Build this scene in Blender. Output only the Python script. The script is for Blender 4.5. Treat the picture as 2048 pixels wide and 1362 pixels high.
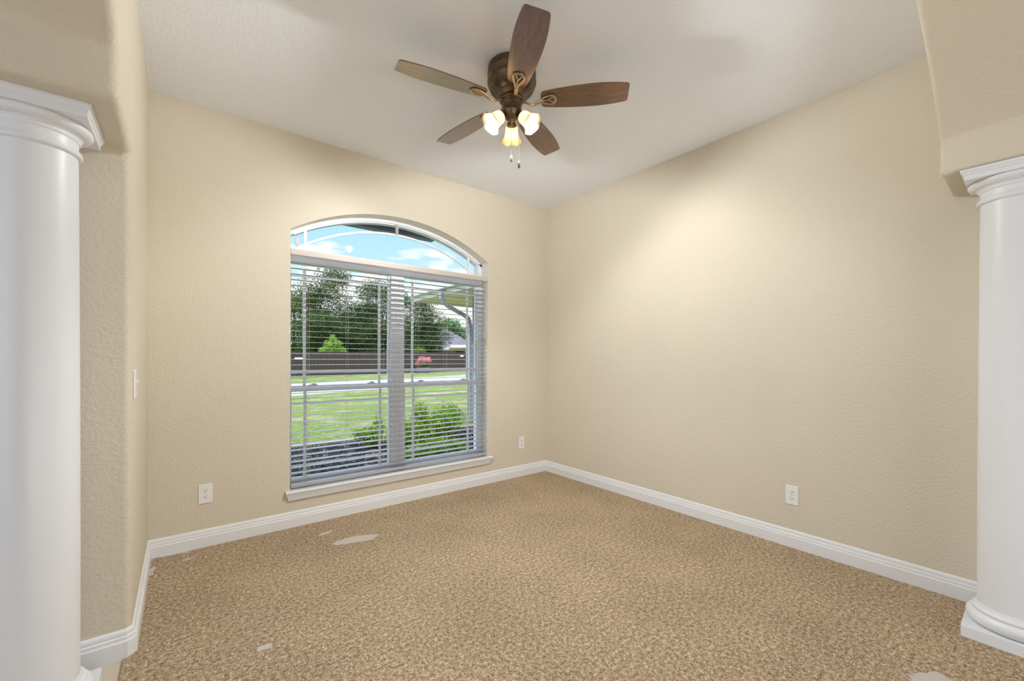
import bpy, bmesh, math, random
from mathutils import Vector, Matrix
random.seed(7)
PI = math.pi
R = math.radians
S = bpy.context.scene
for o in list(bpy.data.objects):
    bpy.data.objects.remove(o)
C = S.collection

# ------------------------------------------------------------------ camera
F_PX, Y0 = 836.3, 716.6
YAW, ROLL, CAM_H = R(38.27), R(0.135), 1.18
cd = bpy.data.cameras.new('camera')
cam = bpy.data.objects.new('camera', cd)
C.objects.link(cam)
S.camera = cam
cd.sensor_fit = 'HORIZONTAL'
cd.sensor_width = 36.0
cd.lens = F_PX / 2048 * 36.0
cd.shift_y = (Y0 - 681.0) / 2048
cd.clip_start = 0.02
cd.clip_end = 500
cam.matrix_world = (Matrix.Translation((0, 0, CAM_H)) @ Matrix.Rotation(-YAW, 4, 'Z')
                    @ Matrix.Rotation(R(90), 4, 'X') @ Matrix.Rotation(ROLL, 4, 'Z'))

# ------------------------------------------------------------------ view + world
S.view_settings.view_transform = 'Standard'
S.view_settings.look = 'None'
S.view_settings.gamma = 1
S.view_settings.use_curve_mapping = False
S.view_settings.exposure = 0.14

w = bpy.data.worlds.new('sky')
S.world = w
w.use_nodes = True
nt = w.node_tree
nt.nodes.clear()
def wn(t, **k):
    n = nt.nodes.new(t)
    for a, b in k.items():
        setattr(n, a, b)
    return n
tc = wn('ShaderNodeTexCoord')
sep = wn('ShaderNodeSeparateXYZ')
nt.links.new(tc.outputs['Generated'], sep.inputs[0])
grad = wn('ShaderNodeValToRGB')
grad.color_ramp.elements[0].position = 0.0
grad.color_ramp.elements[0].color = (0.80, 0.93, 1.0, 1)
grad.color_ramp.elements[1].position = 0.75
grad.color_ramp.elements[1].color = (2.6, 3.6, 5.2, 1)
e = grad.color_ramp.elements.new(0.16)
e.color = (0.62, 0.88, 1.0, 1)
e = grad.color_ramp.elements.new(0.34)
e.color = (0.38, 0.72, 1.0, 1)
e = grad.color_ramp.elements.new(0.5)
e.color = (2.4, 3.2, 4.4, 1)
nt.links.new(sep.outputs['Z'], grad.inputs[0])
mp = wn('ShaderNodeMapping')
mp.inputs['Scale'].default_value = (1, 1, 3.2)
mp.inputs['Location'].default_value = (0.0, 0.35, 0.1)
nt.links.new(tc.outputs['Generated'], mp.inputs[0])
cn = wn('ShaderNodeTexNoise')
cn.inputs['Scale'].default_value = 5.0
cn.inputs['Detail'].default_value = 7
cn.inputs['Roughness'].default_value = 0.55
nt.links.new(mp.outputs[0], cn.inputs['Vector'])
sub = wn('ShaderNodeMath', operation='MULTIPLY_ADD')
nt.links.new(sep.outputs['Z'], sub.inputs[0])
sub.inputs[1].default_value = -2.5
nt.links.new(cn.outputs['Fac'], sub.inputs[2])
cr = wn('ShaderNodeValToRGB')
cr.color_ramp.elements[0].position = 0.36
cr.color_ramp.elements[1].position = 0.45
ad = wn('ShaderNodeMath', operation='ADD')
ad.inputs[1].default_value = 0.36
nt.links.new(sub.outputs[0], ad.inputs[0])
nt.links.new(ad.outputs[0], cr.inputs[0])
mx = wn('ShaderNodeMix', data_type='RGBA')
nt.links.new(cr.outputs[0], mx.inputs[0])
nt.links.new(grad.outputs[0], mx.inputs[6])
mx.inputs[7].default_value = (1.05, 1.06, 1.08, 1)
bg = wn('ShaderNodeBackground')
bg.inputs['Strength'].default_value = 1.0
nt.links.new(mx.outputs[2], bg.inputs[0])
wo = wn('ShaderNodeOutputWorld')
nt.links.new(bg.outputs[0], wo.inputs[0])

sd = bpy.data.lights.new('sun', 'SUN')
sd.energy = 2.6
sd.angle = R(0.6)
sd.color = (1.0, 0.95, 0.86)
sun = bpy.data.objects.new('sun', sd)
C.objects.link(sun)
sv = Vector((-0.62, -0.12, 0.78))
sun.rotation_euler = sv.to_track_quat('Z', 'Y').to_euler()

def area(name, loc, aim, sx, sy, power, col):
    d = bpy.data.lights.new(name, 'AREA')
    d.shape = 'RECTANGLE'
    d.size, d.size_y, d.energy, d.color = sx, sy, power, col
    o = bpy.data.objects.new(name, d)
    C.objects.link(o)
    o.location = loc
    o.rotation_euler = (Vector(loc) - Vector(aim)).to_track_quat('Z', 'Y').to_euler()
    return o
# added fill lights behind the camera, standing in for daylight in the unseen hall
area('hall_fill', (0.9, -3.8, 1.55), (1.2, 2, 1.3), 4.2, 2.3, 9, (0.93, 0.95, 1.0))
area('foyer_fill', (-3.3, 0.8, 1.5), (0.5, 1.6, 1.35), 3.0, 2.2, 30, (0.80, 0.92, 1.12))
area('hall_floor_fill', (0.9, -2.0, 0.05), (1.3, 1.0, 2.74), 2.6, 1.6, 56, (0.94, 0.98, 1.05))  # added uplight in place of a sunlit patch of hall floor

# ------------------------------------------------------------------ materials
def mat(name, col, rough=0.6, metal=0.0, spec=0.5, coat=0.0):
    m = bpy.data.materials.new(name)
    m.use_nodes = True
    b = m.node_tree.nodes['Principled BSDF']
    b.inputs['Base Color'].default_value = (*col, 1)
    b.inputs['Roughness'].default_value = rough
    b.inputs['Metallic'].default_value = metal
    b.inputs['Specular IOR Level'].default_value = spec
    b.inputs['Coat Weight'].default_value = coat
    return m
def N(m, t, **k):
    n = m.node_tree.nodes.new(t)
    for a, b in k.items():
        setattr(n, a, b)
    return n
def L(m, a, b):
    m.node_tree.links.new(a, b)
def P(m):
    return m.node_tree.nodes['Principled BSDF']
def noise(m, scale, detail=3, rough=0.5, coord='Object', stretch=None, distort=0):
    t = N(m, 'ShaderNodeTexCoord')
    n = N(m, 'ShaderNodeTexNoise')
    n.inputs['Scale'].default_value = scale
    n.inputs['Detail'].default_value = detail
    n.inputs['Roughness'].default_value = rough
    n.inputs['Distortion'].default_value = distort
    if stretch:
        q = N(m, 'ShaderNodeMapping')
        q.inputs['Scale'].default_value = stretch
        L(m, t.outputs[coord], q.inputs[0])
        L(m, q.outputs[0], n.inputs['Vector'])
    else:
        L(m, t.outputs[coord], n.inputs['Vector'])
    return n
def ramp(m, src, stops):
    r = N(m, 'ShaderNodeValToRGB')
    els = r.color_ramp.elements
    while len(els) < len(stops):
        els.new(0.5)
    for el, (p, c) in zip(els, stops):
        el.position = p
        el.color = (*c, 1) if len(c) == 3 else c
    L(m, src, r.inputs[0])
    return r
def bump(m, src, strength, dist, prev=None):
    b = N(m, 'ShaderNodeBump')
    b.inputs['Strength'].default_value = strength
    b.inputs['Distance'].default_value = dist
    L(m, src, b.inputs['Height'])
    if prev:
        L(m, prev.outputs[0], b.inputs['Normal'])
    L(m, b.outputs[0], P(m).inputs['Normal'])
    return b

def plaster(name, col, amp=1.0, scale=75):
    m = mat(name, col, 0.75, spec=0.3)
    n = noise(m, scale, 4, 0.6)
    r = ramp(m, n.outputs['Fac'], [(0.42, (0, 0, 0)), (0.62, (1, 1, 1))])
    b = bump(m, r.outputs[0], 0.35 * amp, 0.004)
    n2 = noise(m, 1.3, 2)
    r2 = ramp(m, n2.outputs['Fac'], [(0.3, tuple(c * 0.985 for c in col)), (0.7, tuple(min(1, c * 1.015) for c in col))])
    L(m, r2.outputs[0], P(m).inputs['Base Color'])
    return m
M = {}
M['wall'] = plaster('tan_orange_peel_paint', (0.72, 0.645, 0.515))
M['reveal'] = plaster('daylit_reveal_paint', (0.87, 0.84, 0.74), 0.5)  # paler than the wall: outdoor light on the reveals put into the colour
M['ceiling'] = plaster('white_textured_ceiling_paint', (0.91, 0.93, 0.955), 0.9, 60)
M['trim'] = mat('white_gloss_trim_paint', (0.83, 0.83, 0.83), 0.32)
M['column'] = mat('white_column_paint', (0.82, 0.83, 0.85), 0.38)
M['vinyl'] = mat('white_vinyl', (0.88, 0.90, 0.94), 0.35)
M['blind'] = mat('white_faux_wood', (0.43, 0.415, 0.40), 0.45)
M['valance'] = mat('cream_valance', (0.62, 0.55, 0.49), 0.5)
M['plate'] = mat('white_plastic', (0.86, 0.85, 0.82), 0.3)
M['slot'] = mat('dark_slot', (0.03, 0.03, 0.03), 0.6)
M['cord'] = mat('cord', (0.55, 0.53, 0.52), 0.7)
M['tassel'] = mat('wooden_tassel', (0.50, 0.27, 0.13), 0.5)
M['latch'] = mat('grey_latch', (0.55, 0.55, 0.57), 0.4)

# bronze of the fan
m = M['bronze'] = mat('oil_rubbed_bronze', (0.12, 0.085, 0.055), 0.36, metal=0.75)
n = noise(m, 25, 3)
r = ramp(m, n.outputs['Fac'], [(0.3, (0.08, 0.055, 0.035)), (0.75, (0.19, 0.14, 0.09))])
L(m, r.outputs[0], P(m).inputs['Base Color'])
M['brass'] = mat('brushed_nickel_bronze', (0.42, 0.34, 0.25), 0.28, metal=0.9)
# walnut blades
m = M['walnut'] = mat('walnut_blade', (0.16, 0.07, 0.03), 0.30, spec=0.7, coat=1.0)
P(m).inputs['Coat Roughness'].default_value = 0.28
n = noise(m, 9, 6, 0.65, stretch=(1.2, 14, 14), distort=1.2)
r = ramp(m, n.outputs['Fac'], [(0.30, (0.045, 0.020, 0.010)), (0.5, (0.135, 0.058, 0.024)), (0.72, (0.27, 0.115, 0.042))])
L(m, r.outputs[0], P(m).inputs['Base Color'])
M['blade_edge'] = mat('dark_blade_edge', (0.05, 0.03, 0.02), 0.5)
# frosted glass
m = M['frost'] = bpy.data.materials.new('frosted_glass')
m.use_nodes = True
m.node_tree.nodes.clear()
tr = N(m, 'ShaderNodeBsdfTranslucent'); tr.inputs[0].default_value = (0.95, 0.78, 0.52, 1)
df = N(m, 'ShaderNodeBsdfDiffuse'); df.inputs[0].default_value = (0.92, 0.84, 0.70, 1)
gl = N(m, 'ShaderNodeBsdfGlossy'); gl.inputs['Roughness'].default_value = 0.25
a1 = N(m, 'ShaderNodeMixShader'); a1.inputs[0].default_value = 0.45
a2 = N(m, 'ShaderNodeMixShader'); a2.inputs[0].default_value = 0.06
out = N(m, 'ShaderNodeOutputMaterial')
L(m, tr.outputs[0], a1.inputs[1]); L(m, df.outputs[0], a1.inputs[2])
L(m, a1.outputs[0], a2.inputs[1]); L(m, gl.outputs[0], a2.inputs[2]); L(m, a2.outputs[0], out.inputs[0])
m = M['bulb'] = mat('lit_bulb', (1, 0.9, 0.7), 0.5)
P(m).inputs['Emission Color'].default_value = (1.0, 0.99, 0.97, 1)
P(m).inputs['Emission Strength'].default_value = 18
# window glass: clear pane with a faint mirror
m = M['glass'] = bpy.data.materials.new('window_glass')
m.use_nodes = True
m.node_tree.nodes.clear()
tp = N(m, 'ShaderNodeBsdfTransparent'); tp.inputs[0].default_value = (0.97, 0.985, 0.98, 1)
gl = N(m, 'ShaderNodeBsdfGlossy'); gl.inputs['Roughness'].default_value = 0.0
lw = N(m, 'ShaderNodeLayerWeight'); lw.inputs[0].default_value = 0.12
a1 = N(m, 'ShaderNodeMixShader')
out = N(m, 'ShaderNodeOutputMaterial')
L(m, lw.outputs['Fresnel'], a1.inputs[0]); L(m, tp.outputs[0], a1.inputs[1]); L(m, gl.outputs[0], a1.inputs[2]); L(m, a1.outputs[0], out.inputs[0])

# carpet: speckled frieze pile with a few bare worn patches
m = M['carpet'] = mat('tan_frieze_carpet', (0.5, 0.36, 0.23), 0.95, spec=0.1)
n1 = noise(m, 58, 3, 0.7)
n2 = noise(m, 135, 3, 0.75)
n3 = noise(m, 2.2, 4, 0.6)
madd = N(m, 'ShaderNodeMath', operation='MULTIPLY_ADD')
L(m, n2.outputs['Fac'], madd.inputs[0]); madd.inputs[1].default_value = 0.55
msc = N(m, 'ShaderNodeMath', operation='MULTIPLY')
L(m, n1.outputs['Fac'], msc.inputs[0]); msc.inputs[1].default_value = 0.45
L(m, msc.outputs[0], madd.inputs[2])
r = ramp(m, madd.outputs[0], [(0.37, (0.18, 0.105, 0.052)), (0.46, (0.40, 0.28, 0.168)), (0.54, (0.61, 0.465, 0.31)), (0.62, (0.90, 0.78, 0.61))])
r3 = ramp(m, n3.outputs['Fac'], [(0.35, (0.90, 0.90, 0.90)), (0.65, (1.06, 1.06, 1.06))])
mul = N(m, 'ShaderNodeMix', data_type='RGBA', blend_type='MULTIPLY')
mul.inputs[0].default_value = 1
L(m, r.outputs[0], mul.inputs[6]); L(m, r3.outputs[0], mul.inputs[7])
# worn patches: distorted ellipses, in metres on the floor
tcn = N(m, 'ShaderNodeTexCoord')
dn = noise(m, 9, 4, 0.6)
dsub = N(m, 'ShaderNodeVectorMath', operation='MULTIPLY_ADD')
L(m, dn.outputs['Color'], dsub.inputs[0]); dsub.inputs[1].default_value = (0.10, 0.10, 0)
dsub.inputs[2].default_value = (-0.05, -0.05, 0)
vadd = N(m, 'ShaderNodeVectorMath', operation='ADD')
L(m, tcn.outputs['Object'], vadd.inputs[0]); L(m, dsub.outputs[0], vadd.inputs[1])
WORN = []
worn_val = None
def worn_patch(x, y, rx, ry, ang):
    global worn_val
    mpn = N(m, 'ShaderNodeMapping', vector_type='TEXTURE')
    mpn.inputs['Location'].default_value = (x, y, 0)
    mpn.inputs['Rotation'].default_value = (0, 0, ang)
    mpn.inputs['Scale'].default_value = (rx, ry, 1000)
    L(m, vadd.outputs[0], mpn.inputs[0])
    ln = N(m, 'ShaderNodeVectorMath', operation='LENGTH')
    L(m, mpn.outputs[0], ln.inputs[0])
    if worn_val is None:
        worn_val = ln.outputs['Value']
    else:
        mn = N(m, 'ShaderNodeMath', operation='MINIMUM')
        L(m, worn_val, mn.inputs[0]); L(m, ln.outputs['Value'], mn.inputs[1])
        worn_val = mn.outputs[0]
for a in [(0.885, 2.760, 0.150, 0.060, R(-12)), (0.763, 2.986, 0.050, 0.028, 0.2), (0.264, 1.964, 0.030, 0.022, 0.0),
          (2.165, 0.250, 0.085, 0.050, R(-38)), (0.034, 3.093, 0.035, 0.018, 0.3), (-0.02, 3.215, 0.07, 0.015, 0.0), (-0.125, 3.05, 0.02, 0.06, 0.0), (1.702, 2.285, 0.025, 0.010, 0.3)]:
    worn_patch(*a)
wr = ramp(m, worn_val, [(0.90, (1, 1, 1)), (1.06, (0, 0, 0))])
mixc = N(m, 'ShaderNodeMix', data_type='RGBA')
L(m, wr.outputs[0], mixc.inputs[0]); L(m, mul.outputs[2], mixc.inputs[6]); mixc.inputs[7].default_value = (0.58, 0.52, 0.46, 1)
L(m, mixc.outputs[2], P(m).inputs['Base Color'])
inv = N(m, 'ShaderNodeMath', operation='SUBTRACT'); inv.inputs[0].default_value = 1
L(m, wr.outputs[0], inv.inputs[1])
hm = N(m, 'ShaderNodeMath', operation='MULTIPLY')
L(m, madd.outputs[0], hm.inputs[0]); L(m, inv.outputs[0], hm.inputs[1])
bump(m, hm.outputs[0], 1.0, 0.013)

m = M['tile'] = mat('beige_floor_tile', (0.62, 0.52, 0.40), 0.35)
t = N(m, 'ShaderNodeTexCoord'); bk = N(m, 'ShaderNodeTexBrick')
bk.offset = 0.0
for k, v in (('Scale', 1.0), ('Brick Width', 0.33), ('Row Height', 0.33), ('Mortar Size', 0.006)):
    bk.inputs[k].default_value = v
bk.inputs['Color1'].default_value = (0.68, 0.57, 0.44, 1); bk.inputs['Color2'].default_value = (0.64, 0.53, 0.40, 1)
bk.inputs['Mortar'].default_value = (0.45, 0.37, 0.28, 1)
L(m, t.outputs['Object'], bk.inputs[0]); L(m, bk.outputs[0], P(m).inputs['Base Color'])

# outdoors
def two(name, scale, stops, rough=0.9, detail=4, coord='Object', stretch=None, bs=0):
    m = mat(name, stops[0][1], rough, spec=0.2)
    n = noise(m, scale, detail, 0.65, coord, stretch)
    r = ramp(m, n.outputs['Fac'], stops)
    L(m, r.outputs[0], P(m).inputs['Base Color'])
    if bs:
        bump(m, n.outputs['Fac'], bs, 0.03)
    return m
m = M['lawn'] = two('lawn_grass', 26, [(0.36, (0.045, 0.065, 0.006)), (0.5, (0.105, 0.128, 0.011)), (0.64, (0.23, 0.235, 0.04))], detail=6)
n = noise(m, 0.9, 6, 0.7)
r = ramp(m, n.outputs['Fac'], [(0.50, (0, 0, 0)), (0.64, (1, 1, 1))])
mm = N(m, 'ShaderNodeMix', data_type='RGBA')
src = P(m).inputs['Base Color'].links[0].from_socket
tt = N(m, 'ShaderNodeMath', operation='MULTIPLY'); tt.inputs[1].default_value = 0.75
L(m, r.outputs[0], tt.inputs[0])
L(m, tt.outputs[0], mm.inputs[0]); L(m, src, mm.inputs[6]); mm.inputs[7].default_value = (0.33, 0.23, 0.13, 1)
L(m, mm.outputs[2], P(m).inputs['Base Color'])
M['lawn_far'] = two('far_lawn_grass', 12, [(0.3, (0.16, 0.24, 0.04)), (0.7, (0.27, 0.36, 0.07))])
M['road'] = two('pale_concrete_road', 6, [(0.3, (0.27, 0.25, 0.24)), (0.7, (0.36, 0.33, 0.315))])
M['mulch'] = two('dark_mulch', 40, [(0.3, (0.012, 0.011, 0.013)), (0.6, (0.035, 0.030, 0.03)), (0.75, (0.08, 0.065, 0.06))], bs=1)
M['chip'] = two('mulch_chips', 60, [(0.42, (0.014, 0.010, 0.008)), (0.54, (0.05, 0.034, 0.024)), (0.62, (0.27, 0.20, 0.14))])
M['chip'].node_tree.nodes['Noise Texture'].inputs['Scale'].default_value = 9
M['edging'] = mat('bed_edging', (0.40, 0.32, 0.25), 0.8)
M['fence'] = two('weathered_brown_fence', 3, [(0.3, (0.050, 0.032, 0.023)), (0.7, (0.12, 0.080, 0.058))], stretch=(9, 9, 0.6))
M['fence_cap'] = mat('fence_cap', (0.20, 0.16, 0.13), 0.8)
def leafmat(name, a, b, c, trans=0.35, sc=1.2):
    m = bpy.data.materials.new(name)
    m.use_nodes = True
    m.node_tree.nodes.clear()
    n = noise(m, sc, 5, 0.8)
    r = ramp(m, n.outputs['Fac'], [(0.32, a), (0.5, b), (0.68, c)])
    d = N(m, 'ShaderNodeBsdfDiffuse'); t = N(m, 'ShaderNodeBsdfTranslucent'); x = N(m, 'ShaderNodeMixShader')
    x.inputs[0].default_value = trans
    o = N(m, 'ShaderNodeOutputMaterial')
    L(m, r.outputs[0], d.inputs[0]); L(m, r.outputs[0], t.inputs[0])
    L(m, d.outputs[0], x.inputs[1]); L(m, t.outputs[0], x.inputs[2]); L(m, x.outputs[0], o.inputs[0])
    return m
M['oak'] = leafmat('oak_leaves', (0.025, 0.042, 0.018), (0.07, 0.10, 0.030), (0.19, 0.235, 0.075))
M['oak_b'] = leafmat('bright_oak_leaves', (0.045, 0.085, 0.02), (0.10, 0.17, 0.03), (0.20, 0.28, 0.065))
M['lime'] = leafmat('lime_leaves', (0.15, 0.25, 0.03), (0.28, 0.42, 0.06), (0.45, 0.56, 0.13), 0.45, 3)
M['shrub'] = leafmat('shrub_leaves', (0.07, 0.13, 0.018), (0.22, 0.34, 0.03), (0.46, 0.56, 0.09), 0.4, 14)
M['pine'] = leafmat('far_leaves', (0.10, 0.15, 0.07), (0.17, 0.25, 0.10), (0.28, 0.38, 0.15), 0.3, 0.8)
M['pink'] = leafmat('pink_blossom', (0.60, 0.12, 0.14), (0.80, 0.28, 0.30), (0.95, 0.60, 0.58), 0.4, 5)
M['bark'] = mat('bark', (0.09, 0.07, 0.055), 0.9)
M['pot'] = mat('grey_planter', (0.12, 0.12, 0.13), 0.7)
m = M['brick'] = mat('brown_brick', (0.14, 0.08, 0.06), 0.85)
t = N(m, 'ShaderNodeTexCoord'); bk = N(m, 'ShaderNodeTexBrick'); q = N(m, 'ShaderNodeMapping')
q.inputs['Rotation'].default_value = (R(90), 0, R(90))
L(m, t.outputs['Object'], q.inputs[0]); L(m, q.outputs[0], bk.inputs[0])
for k, v in (('Scale', 1.0), ('Brick Width', 0.21), ('Row Height', 0.075), ('Mortar Size', 0.008)):
    bk.inputs[k].default_value = v
bk.inputs['Color1'].default_value = (0.15, 0.085, 0.065, 1); bk.inputs['Color2'].default_value = (0.09, 0.065, 0.06, 1)
bk.inputs['Mortar'].default_value = (0.30, 0.27, 0.25, 1)
L(m, bk.outputs[0], P(m).inputs['Base Color'])
M['redbrick'] = mat('red_brick', (0.34, 0.13, 0.09), 0.85)
M['shingle'] = two('grey_shingles', 1.6, [(0.3, (0.105, 0.08, 0.08)), (0.7, (0.17, 0.135, 0.135))], stretch=(1, 1, 6))
M['soffit'] = mat('cream_soffit', (0.84, 0.72, 0.64), 0.6)
M['fascia'] = mat('white_fascia', (0.82, 0.83, 0.86), 0.5)
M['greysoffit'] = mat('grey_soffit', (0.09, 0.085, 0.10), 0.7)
M['greyfascia'] = mat('grey_gutter', (0.17, 0.18, 0.23), 0.5)
M['darkmetal'] = mat('grey_downspout', (0.34, 0.34, 0.35), 0.45)
M['sign'] = mat('white_sign', (0.85, 0.85, 0.85), 0.5)
M['teal'] = mat('pale_porch_roof', (0.62, 0.72, 0.70), 0.6)

# ------------------------------------------------------------------ mesh helpers
def obj(name, bm, m, parent=None, smooth=False, angle=None, mods=None):
    me = bpy.data.meshes.new(name)
    bmesh.ops.recalc_face_normals(bm, faces=bm.faces[:])
    bm.to_mesh(me)
    bm.free()
    if isinstance(m, (list, tuple)):
        for k in m:
            me.materials.append(k)
    elif m:
        me.materials.append(m)
    o = bpy.data.objects.new(name, me)
    C.objects.link(o)
    if smooth:
        for p in me.polygons:
            p.use_smooth = True
        if angle:
            me.set_sharp_from_angle(angle=R(angle))
    if parent:
        o.parent = parent
    return o
def empty(name, loc=(0, 0, 0), rz=0):
    o = bpy.data.objects.new(name, None)
    C.objects.link(o)
    o.location = loc
    o.rotation_euler = (0, 0, rz)
    o.empty_display_size = 0.1
    return o
def tag(o, label, cat, group=None, kind=None):
    o['label'] = label
    o['category'] = cat
    if group: o['group'] = group
    if kind: o['kind'] = kind
    return o
def struct(o, label=None):
    o['kind'] = 'structure'
    if label: o['label'] = label
    return o
def box(bm, x0, x1, y0, y1, z0, z1, mtx=None):
    vs = [bm.verts.new(Vector(p)) for p in ((x0, y0, z0), (x1, y0, z0), (x1, y1, z0), (x0, y1, z0),
                                            (x0, y0, z1), (x1, y0, z1), (x1, y1, z1), (x0, y1, z1))]
    if mtx:
        for v in vs: v.co = mtx @ v.co
    for f in ((0, 3, 2, 1), (4, 5, 6, 7), (0, 1, 5, 4), (1, 2, 6, 5), (2, 3, 7, 6), (3, 0, 4, 7)):
        bm.faces.new([vs[i] for i in f])
    return vs
def bevel(bm, w, seg=2, ang=40):
    bmesh.ops.recalc_face_normals(bm, faces=bm.faces[:])
    bm.normal_update()
    es = [e for e in bm.edges if e.is_manifold and e.calc_face_angle(0) > R(ang)]
    bmesh.ops.bevel(bm, geom=es, offset=w, segments=seg, affect='EDGES', profile=0.5)
def prism(bm, pts, axis, a, b):
    """pts: 2D outline; axis: the extrusion axis (0: pts are y,z; 1: pts are x,z; 2: pts are x,y)"""
    def mk(p, t):
        return {0: (t, p[0], p[1]), 1: (p[0], t, p[1]), 2: (p[0], p[1], t)}[axis]
    A = [bm.verts.new(mk(p, a)) for p in pts]
    B = [bm.verts.new(mk(p, b)) for p in pts]
    bm.faces.new(A)
    bm.faces.new(B[::-1])
    k = len(pts)
    for i in range(k):
        bm.faces.new((A[i], B[i], B[(i + 1) % k], A[(i + 1) % k]))
def lathe(bm, prof, seg=48, mtx=None, closed=True, thick=False):
    rings = []
    for r, z in prof:
        if r < 1e-6:
            v = bm.verts.new((0, 0, z)); rings.append([v])
        else:
            rings.append([bm.verts.new((r * math.cos(2 * PI * i / seg), r * math.sin(2 * PI * i / seg), z)) for i in range(seg)])
    for a, b in zip(rings, rings[1:]):
        for i in range(seg):
            j = (i + 1) % seg
            if len(a) == 1 and len(b) == 1: continue
            if len(a) == 1: bm.faces.new((a[0], b[i], b[j]))
            elif len(b) == 1: bm.faces.new((a[i], a[j], b[0]))
            else: bm.faces.new((a[i], a[j], b[j], b[i]))
    if mtx:
        for ring in rings:
            for v in ring: v.co = mtx @ v.co
    return rings
def tube(bm, pts, rad, seg=8, cap=True, sy=1.0, up=Vector((0, 0, 1)), ph=0.0):
    """sweep a (possibly flattened) round section along a polyline"""
    pts = [Vector(p) for p in pts]
    rads = rad if isinstance(rad, (list, tuple)) else [rad] * len(pts)
    rings = []
    for i, p in enumerate(pts):
        d = (pts[min(i + 1, len(pts) - 1)] - pts[max(i - 1, 0)]).normalized()
        s = d.cross(up)
        if s.length < 1e-4: s = d.cross(Vector((1, 0, 0)))
        s.normalize()
        u = s.cross(d).normalized()
        rings.append([bm.verts.new(p + s * (math.cos(2 * PI * k / seg + ph) * rads[i]) + u * (math.sin(2 * PI * k / seg + ph) * rads[i] * sy)) for k in range(seg)])
    for a, b in zip(rings, rings[1:]):
        for k in range(seg):
            bm.faces.new((a[k], a[(k + 1) % seg], b[(k + 1) % seg], b[k]))
    if cap:
        bm.faces.new(rings[0][::-1]); bm.faces.new(rings[-1])
def sweep2d(bm, path, prof):
    """sweep a (offset, z) profile along a horizontal path; offset goes to the left of the path; mitred"""
    path = [Vector((p[0], p[1])) for p in path]
    n = len(path)
    rows = []
    for i, p in enumerate(path):
        ds = []
        if i > 0: ds.append((path[i] - path[i - 1]).normalized())
        if i < n - 1: ds.append((path[i + 1] - path[i]).normalized())
        ns = [Vector((-d.y, d.x)) for d in ds]
        if len(ns) == 2:
            b = (ns[0] + ns[1]).normalized()
            off = b / b.dot(ns[0])
        else:
            off = ns[0]
        rows.append([bm.verts.new((p.x + off.x * q[0], p.y + off.y * q[0], q[1])) for q in prof])
    k = len(prof)
    for a, b in zip(rows, rows[1:]):
        for j in range(k):
            bm.faces.new((a[j], b[j], b[(j + 1) % k], a[(j + 1) % k]))
    bm.faces.new(rows[0]); bm.faces.new(rows[-1][::-1])

# ------------------------------------------------------------------ the room
XL, XR, YW, H = -0.156, 3.013, 3.243, 2.7476
YJ, YF = 2.245, 0.28          # jamb of the left pier; room face of the front wall
BEAM0, BEAM1 = 1.985, 2.136   # underside and top of the column beams
# openings of the window
WX0, WX1, WZ0, WZS, WZA = 0.591, 2.266, 0.253, 2.080, 2.326
WC = (WX0 + WX1) / 2
def arc_z(x, c, half, zs, rise):
    Rr = (half * half + rise * rise) / (2 * rise)
    return zs + rise - Rr + math.sqrt(max(Rr * Rr - (x - c) ** 2, 0))

bm = bmesh.new()   # hall tile and carpet
box(bm, -3.6, 3.2, -4.1, 3.45, -0.12, -0.012)
struct(obj('floor', bm, M['tile']), 'beige tiled floor of the hall beyond the carpet')
bm = bmesh.new()
x0, x1, y0, y1 = XL - 0.022, XR, -0.17, YW
box(bm, x0, x1, y0, y1, -0.0119, 0.0)
carpet = struct(obj('floor', bm, M['carpet']), 'tan frieze carpet with pale worn patches')

bm = bmesh.new()
box(bm, -3.6, 3.2, -4.1, 3.45, H, H + 0.15)
struct(obj('ceiling', bm, M['ceiling']), 'white textured ceiling above the empty room')

# window wall
bm = bmesh.new()
box(bm, -0.7, WX0, YW, 3.45, -0.12, H + 0.1)
box(bm, WX1, 3.2, YW, 3.45, -0.12, H + 0.1)
box(bm, WX0, WX1, YW, 3.45, -0.12, WZ0)
NSEG = 40
top = [(WX0 + (WX1 - WX0) * i / NSEG) for i in range(NSEG + 1)]
half = (WX1 - WX0) / 2
rise = WZA - WZS
lo_f = [bm.verts.new((x, YW, arc_z(x, WC, half, WZS, rise))) for x in top]
lo_b = [bm.verts.new((x, 3.45, arc_z(x, WC, half, WZS, rise))) for x in top]
hi_f = [bm.verts.new((x, YW, H + 0.1)) for x in top]
hi_b = [bm.verts.new((x, 3.45, H + 0.1)) for x in top]
for i in range(NSEG):
    bm.faces.new((lo_f[i], lo_f[i + 1], hi_f[i + 1], hi_f[i]))
    bm.faces.new((lo_b[i], lo_b[i + 1], hi_b[i + 1], hi_b[i]))
    bm.faces.new((lo_f[i], lo_f[i + 1], lo_b[i + 1], lo_b[i]))
    bm.faces.new((hi_f[i], hi_f[i + 1], hi_b[i + 1], hi_b[i]))
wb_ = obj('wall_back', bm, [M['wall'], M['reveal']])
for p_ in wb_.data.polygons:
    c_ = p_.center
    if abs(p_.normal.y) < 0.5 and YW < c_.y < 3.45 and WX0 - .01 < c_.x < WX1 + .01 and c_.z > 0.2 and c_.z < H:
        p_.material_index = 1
struct(wb_, 'tan window wall with an arched window opening')

bm = bmesh.new()
box(bm, XR, XR + 0.15, -4.1, 3.45, -0.12, H + 0.1)
struct(obj('wall_right', bm, M['wall']), 'long tan wall on the right with one outlet')

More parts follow.
